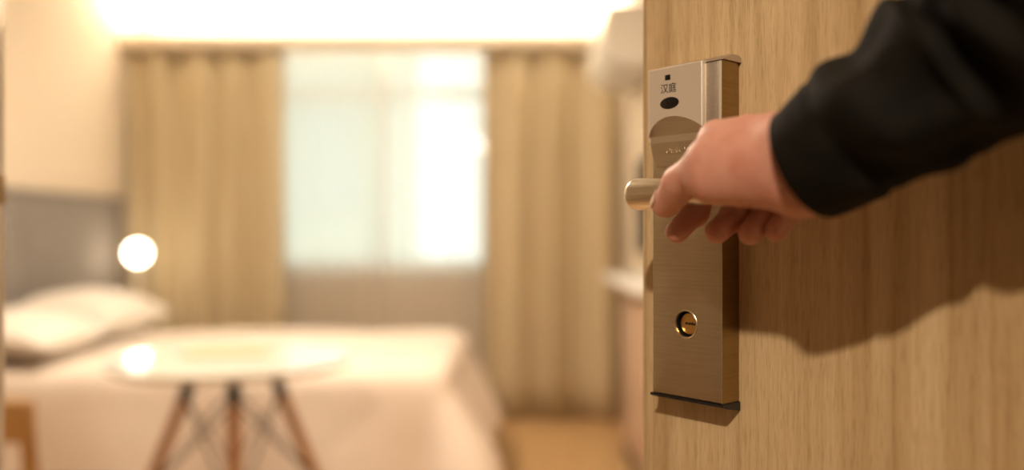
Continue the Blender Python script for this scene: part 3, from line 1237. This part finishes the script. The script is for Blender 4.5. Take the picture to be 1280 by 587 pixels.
    me.from_pydata(P.tolist(), [], quads.tolist())
    bm = bmesh.new()
    bm.from_mesh(me)
    bmesh.ops.recalc_face_normals(bm, faces=bm.faces[:])
    bm.to_mesh(me)
    bm.free()
    return me


person = link('person', hand_mesh(), M['skin'], None, 179)
tag(person, 'bare hand of a person in a black jacket gripping the lever handle', 'person')

# thumbnail: a curved patch on the outer side of the thumb tip
tp = [Vector(p) for p in THUMB[0]]
td = (tp[3] - tp[2]).normalized()
dorsal = Vector((-0.75, 0.55, 0.45))
dorsal = (dorsal - td * dorsal.dot(td)).normalized()
side = td.cross(dorsal)
bm = bmesh.new()
g = []
for i in range(11):
    row = []
    for j in range(11):
        a = (i / 10 * 2 - 1)
        b = j / 10
        hw = 0.80 * math.sqrt(max(0.05, 1 - abs(2 * b - 1) ** 4))
        ang = a * hw
        r = 0.875 + 0.035
        base = tp[3] + td * (-0.55 + 1.15 * b)
        rr = r * (1.0 if b < 0.55 else math.sqrt(max(0.2, 1 - ((b - 0.55) * 1.15 / 0.95) ** 2)))
        rr += 0.10 * (1 - b) * 0.9
        q = base + (dorsal * math.cos(ang) + side * math.sin(ang)) * rr
        row.append(bm.verts.new(to_world(cm(*q))))
    g.append(row)
for i in range(10):
    for j in range(10):
        bm.faces.new((g[i][j], g[i + 1][j], g[i + 1][j + 1], g[i][j + 1]))
nail = from_bm('thumbnail', bm, M['nail'], person, 179)
md = nail.modifiers.new('nail_thickness', 'SOLIDIFY')
md.thickness = 0.0004


def sleeve():
    path = [cm(20.1, 9.6, 4.05), cm(21.4, 9.6, 4.65), cm(25.05, 9.3, 6.95), cm(27.9, 8.5, 8.75), cm(33.0, 9.5, 11.6), cm(41.0, 13.5, 14.5)]
    path = [to_world(p) for p in path]
    elbow = path[-1]
    sh = Vector((0.42, 0.0, 1.40))
    path += [elbow.lerp(sh, 0.12) + Vector((0.0, 0.015, -0.012)), elbow.lerp(sh, 0.35), elbow.lerp(sh, 0.7), sh]
    rad = [3.15, 3.4, 4.05, 4.6, 5.0, 5.3, 5.6, 5.6, 6.2, 7.2]
    # resample with Catmull-Rom
    P, Rr = [], []
    n = len(path)
    for i in range(n - 1):
        p0, p1, p2, p3 = path[max(0, i - 1)], path[i], path[i + 1], path[min(n - 1, i + 2)]
        r0, r1, r2, r3 = rad[max(0, i - 1)], rad[i], rad[i + 1], rad[min(n - 1, i + 2)]
        for k in range(14):
            t = k / 14
            f0, f1, f2, f3 = -t ** 3 + 2 * t * t - t, 3 * t ** 3 - 5 * t * t + 2, -3 * t ** 3 + 4 * t * t + t, t ** 3 - t * t
            P.append((p0 * f0 + p1 * f1 + p2 * f2 + p3 * f3) * 0.5)
            Rr.append((r0 * f0 + r1 * f1 + r2 * f2 + r3 * f3) * 0.5)
    P.append(path[-1])
    Rr.append(rad[-1])
    bm = bmesh.new()
    rings = add_tube(bm, P, [r / 100 for r in Rr], 72, False)
    # cloth folds
    dist = 0
    for i, ring in enumerate(rings):
        if i:
            dist += (P[i] - P[i - 1]).length
        c = P[i]
        for k, v in enumerate(ring):
            a = 2 * math.pi * k / 72
            d = (v.co - c)
            rr = d.length
            w = min(1, max(0, (dist - 0.012) / 0.04))
            fold = 0.0085 * noise.noise(Vector((math.cos(a) * 1.6 + 4, math.sin(a) * 1.6, dist * 26 + 1.1 * math.cos(a))))
            fold += 0.0055 * math.sin(dist * 165 + 1.8 * math.sin(a + 0.6)) * (0.5 + 0.5 * math.cos(a - 0.4)) * math.exp(-((dist - 0.10) / 0.12) ** 2)
            fold += 0.0022 * noise.noise(v.co * 60)
            cuff = 0.0012 * (1 if dist < 0.028 else 0) - 0.0010 * math.exp(-((dist - 0.030) / 0.003) ** 2)
            v.co = c + d * ((rr + fold * w + cuff) / rr)
    # turned-in hem
    inner = []
    for depth, sc_ in ((0.0, 0.965), (1, 0.93), (5, 0.90)):
        base = rings[int(depth)]
        cc = P[int(depth)]
        inner.append([bm.verts.new(cc + (v.co - cc) * sc_) for v in base])
    prev = rings[0]
    for ring in inner:
        for k in range(72):
            q = (k + 1) % 72
            bm.faces.new((prev[k], ring[k], ring[q], prev[q]))
        prev = ring
    bm.faces.new(rings[-1])
    o = from_bm('jacket_sleeve', bm, M['jacket'], person, 179)
    o['label'] = 'black jacket sleeve with a stitched cuff'
    return o


sleeve()
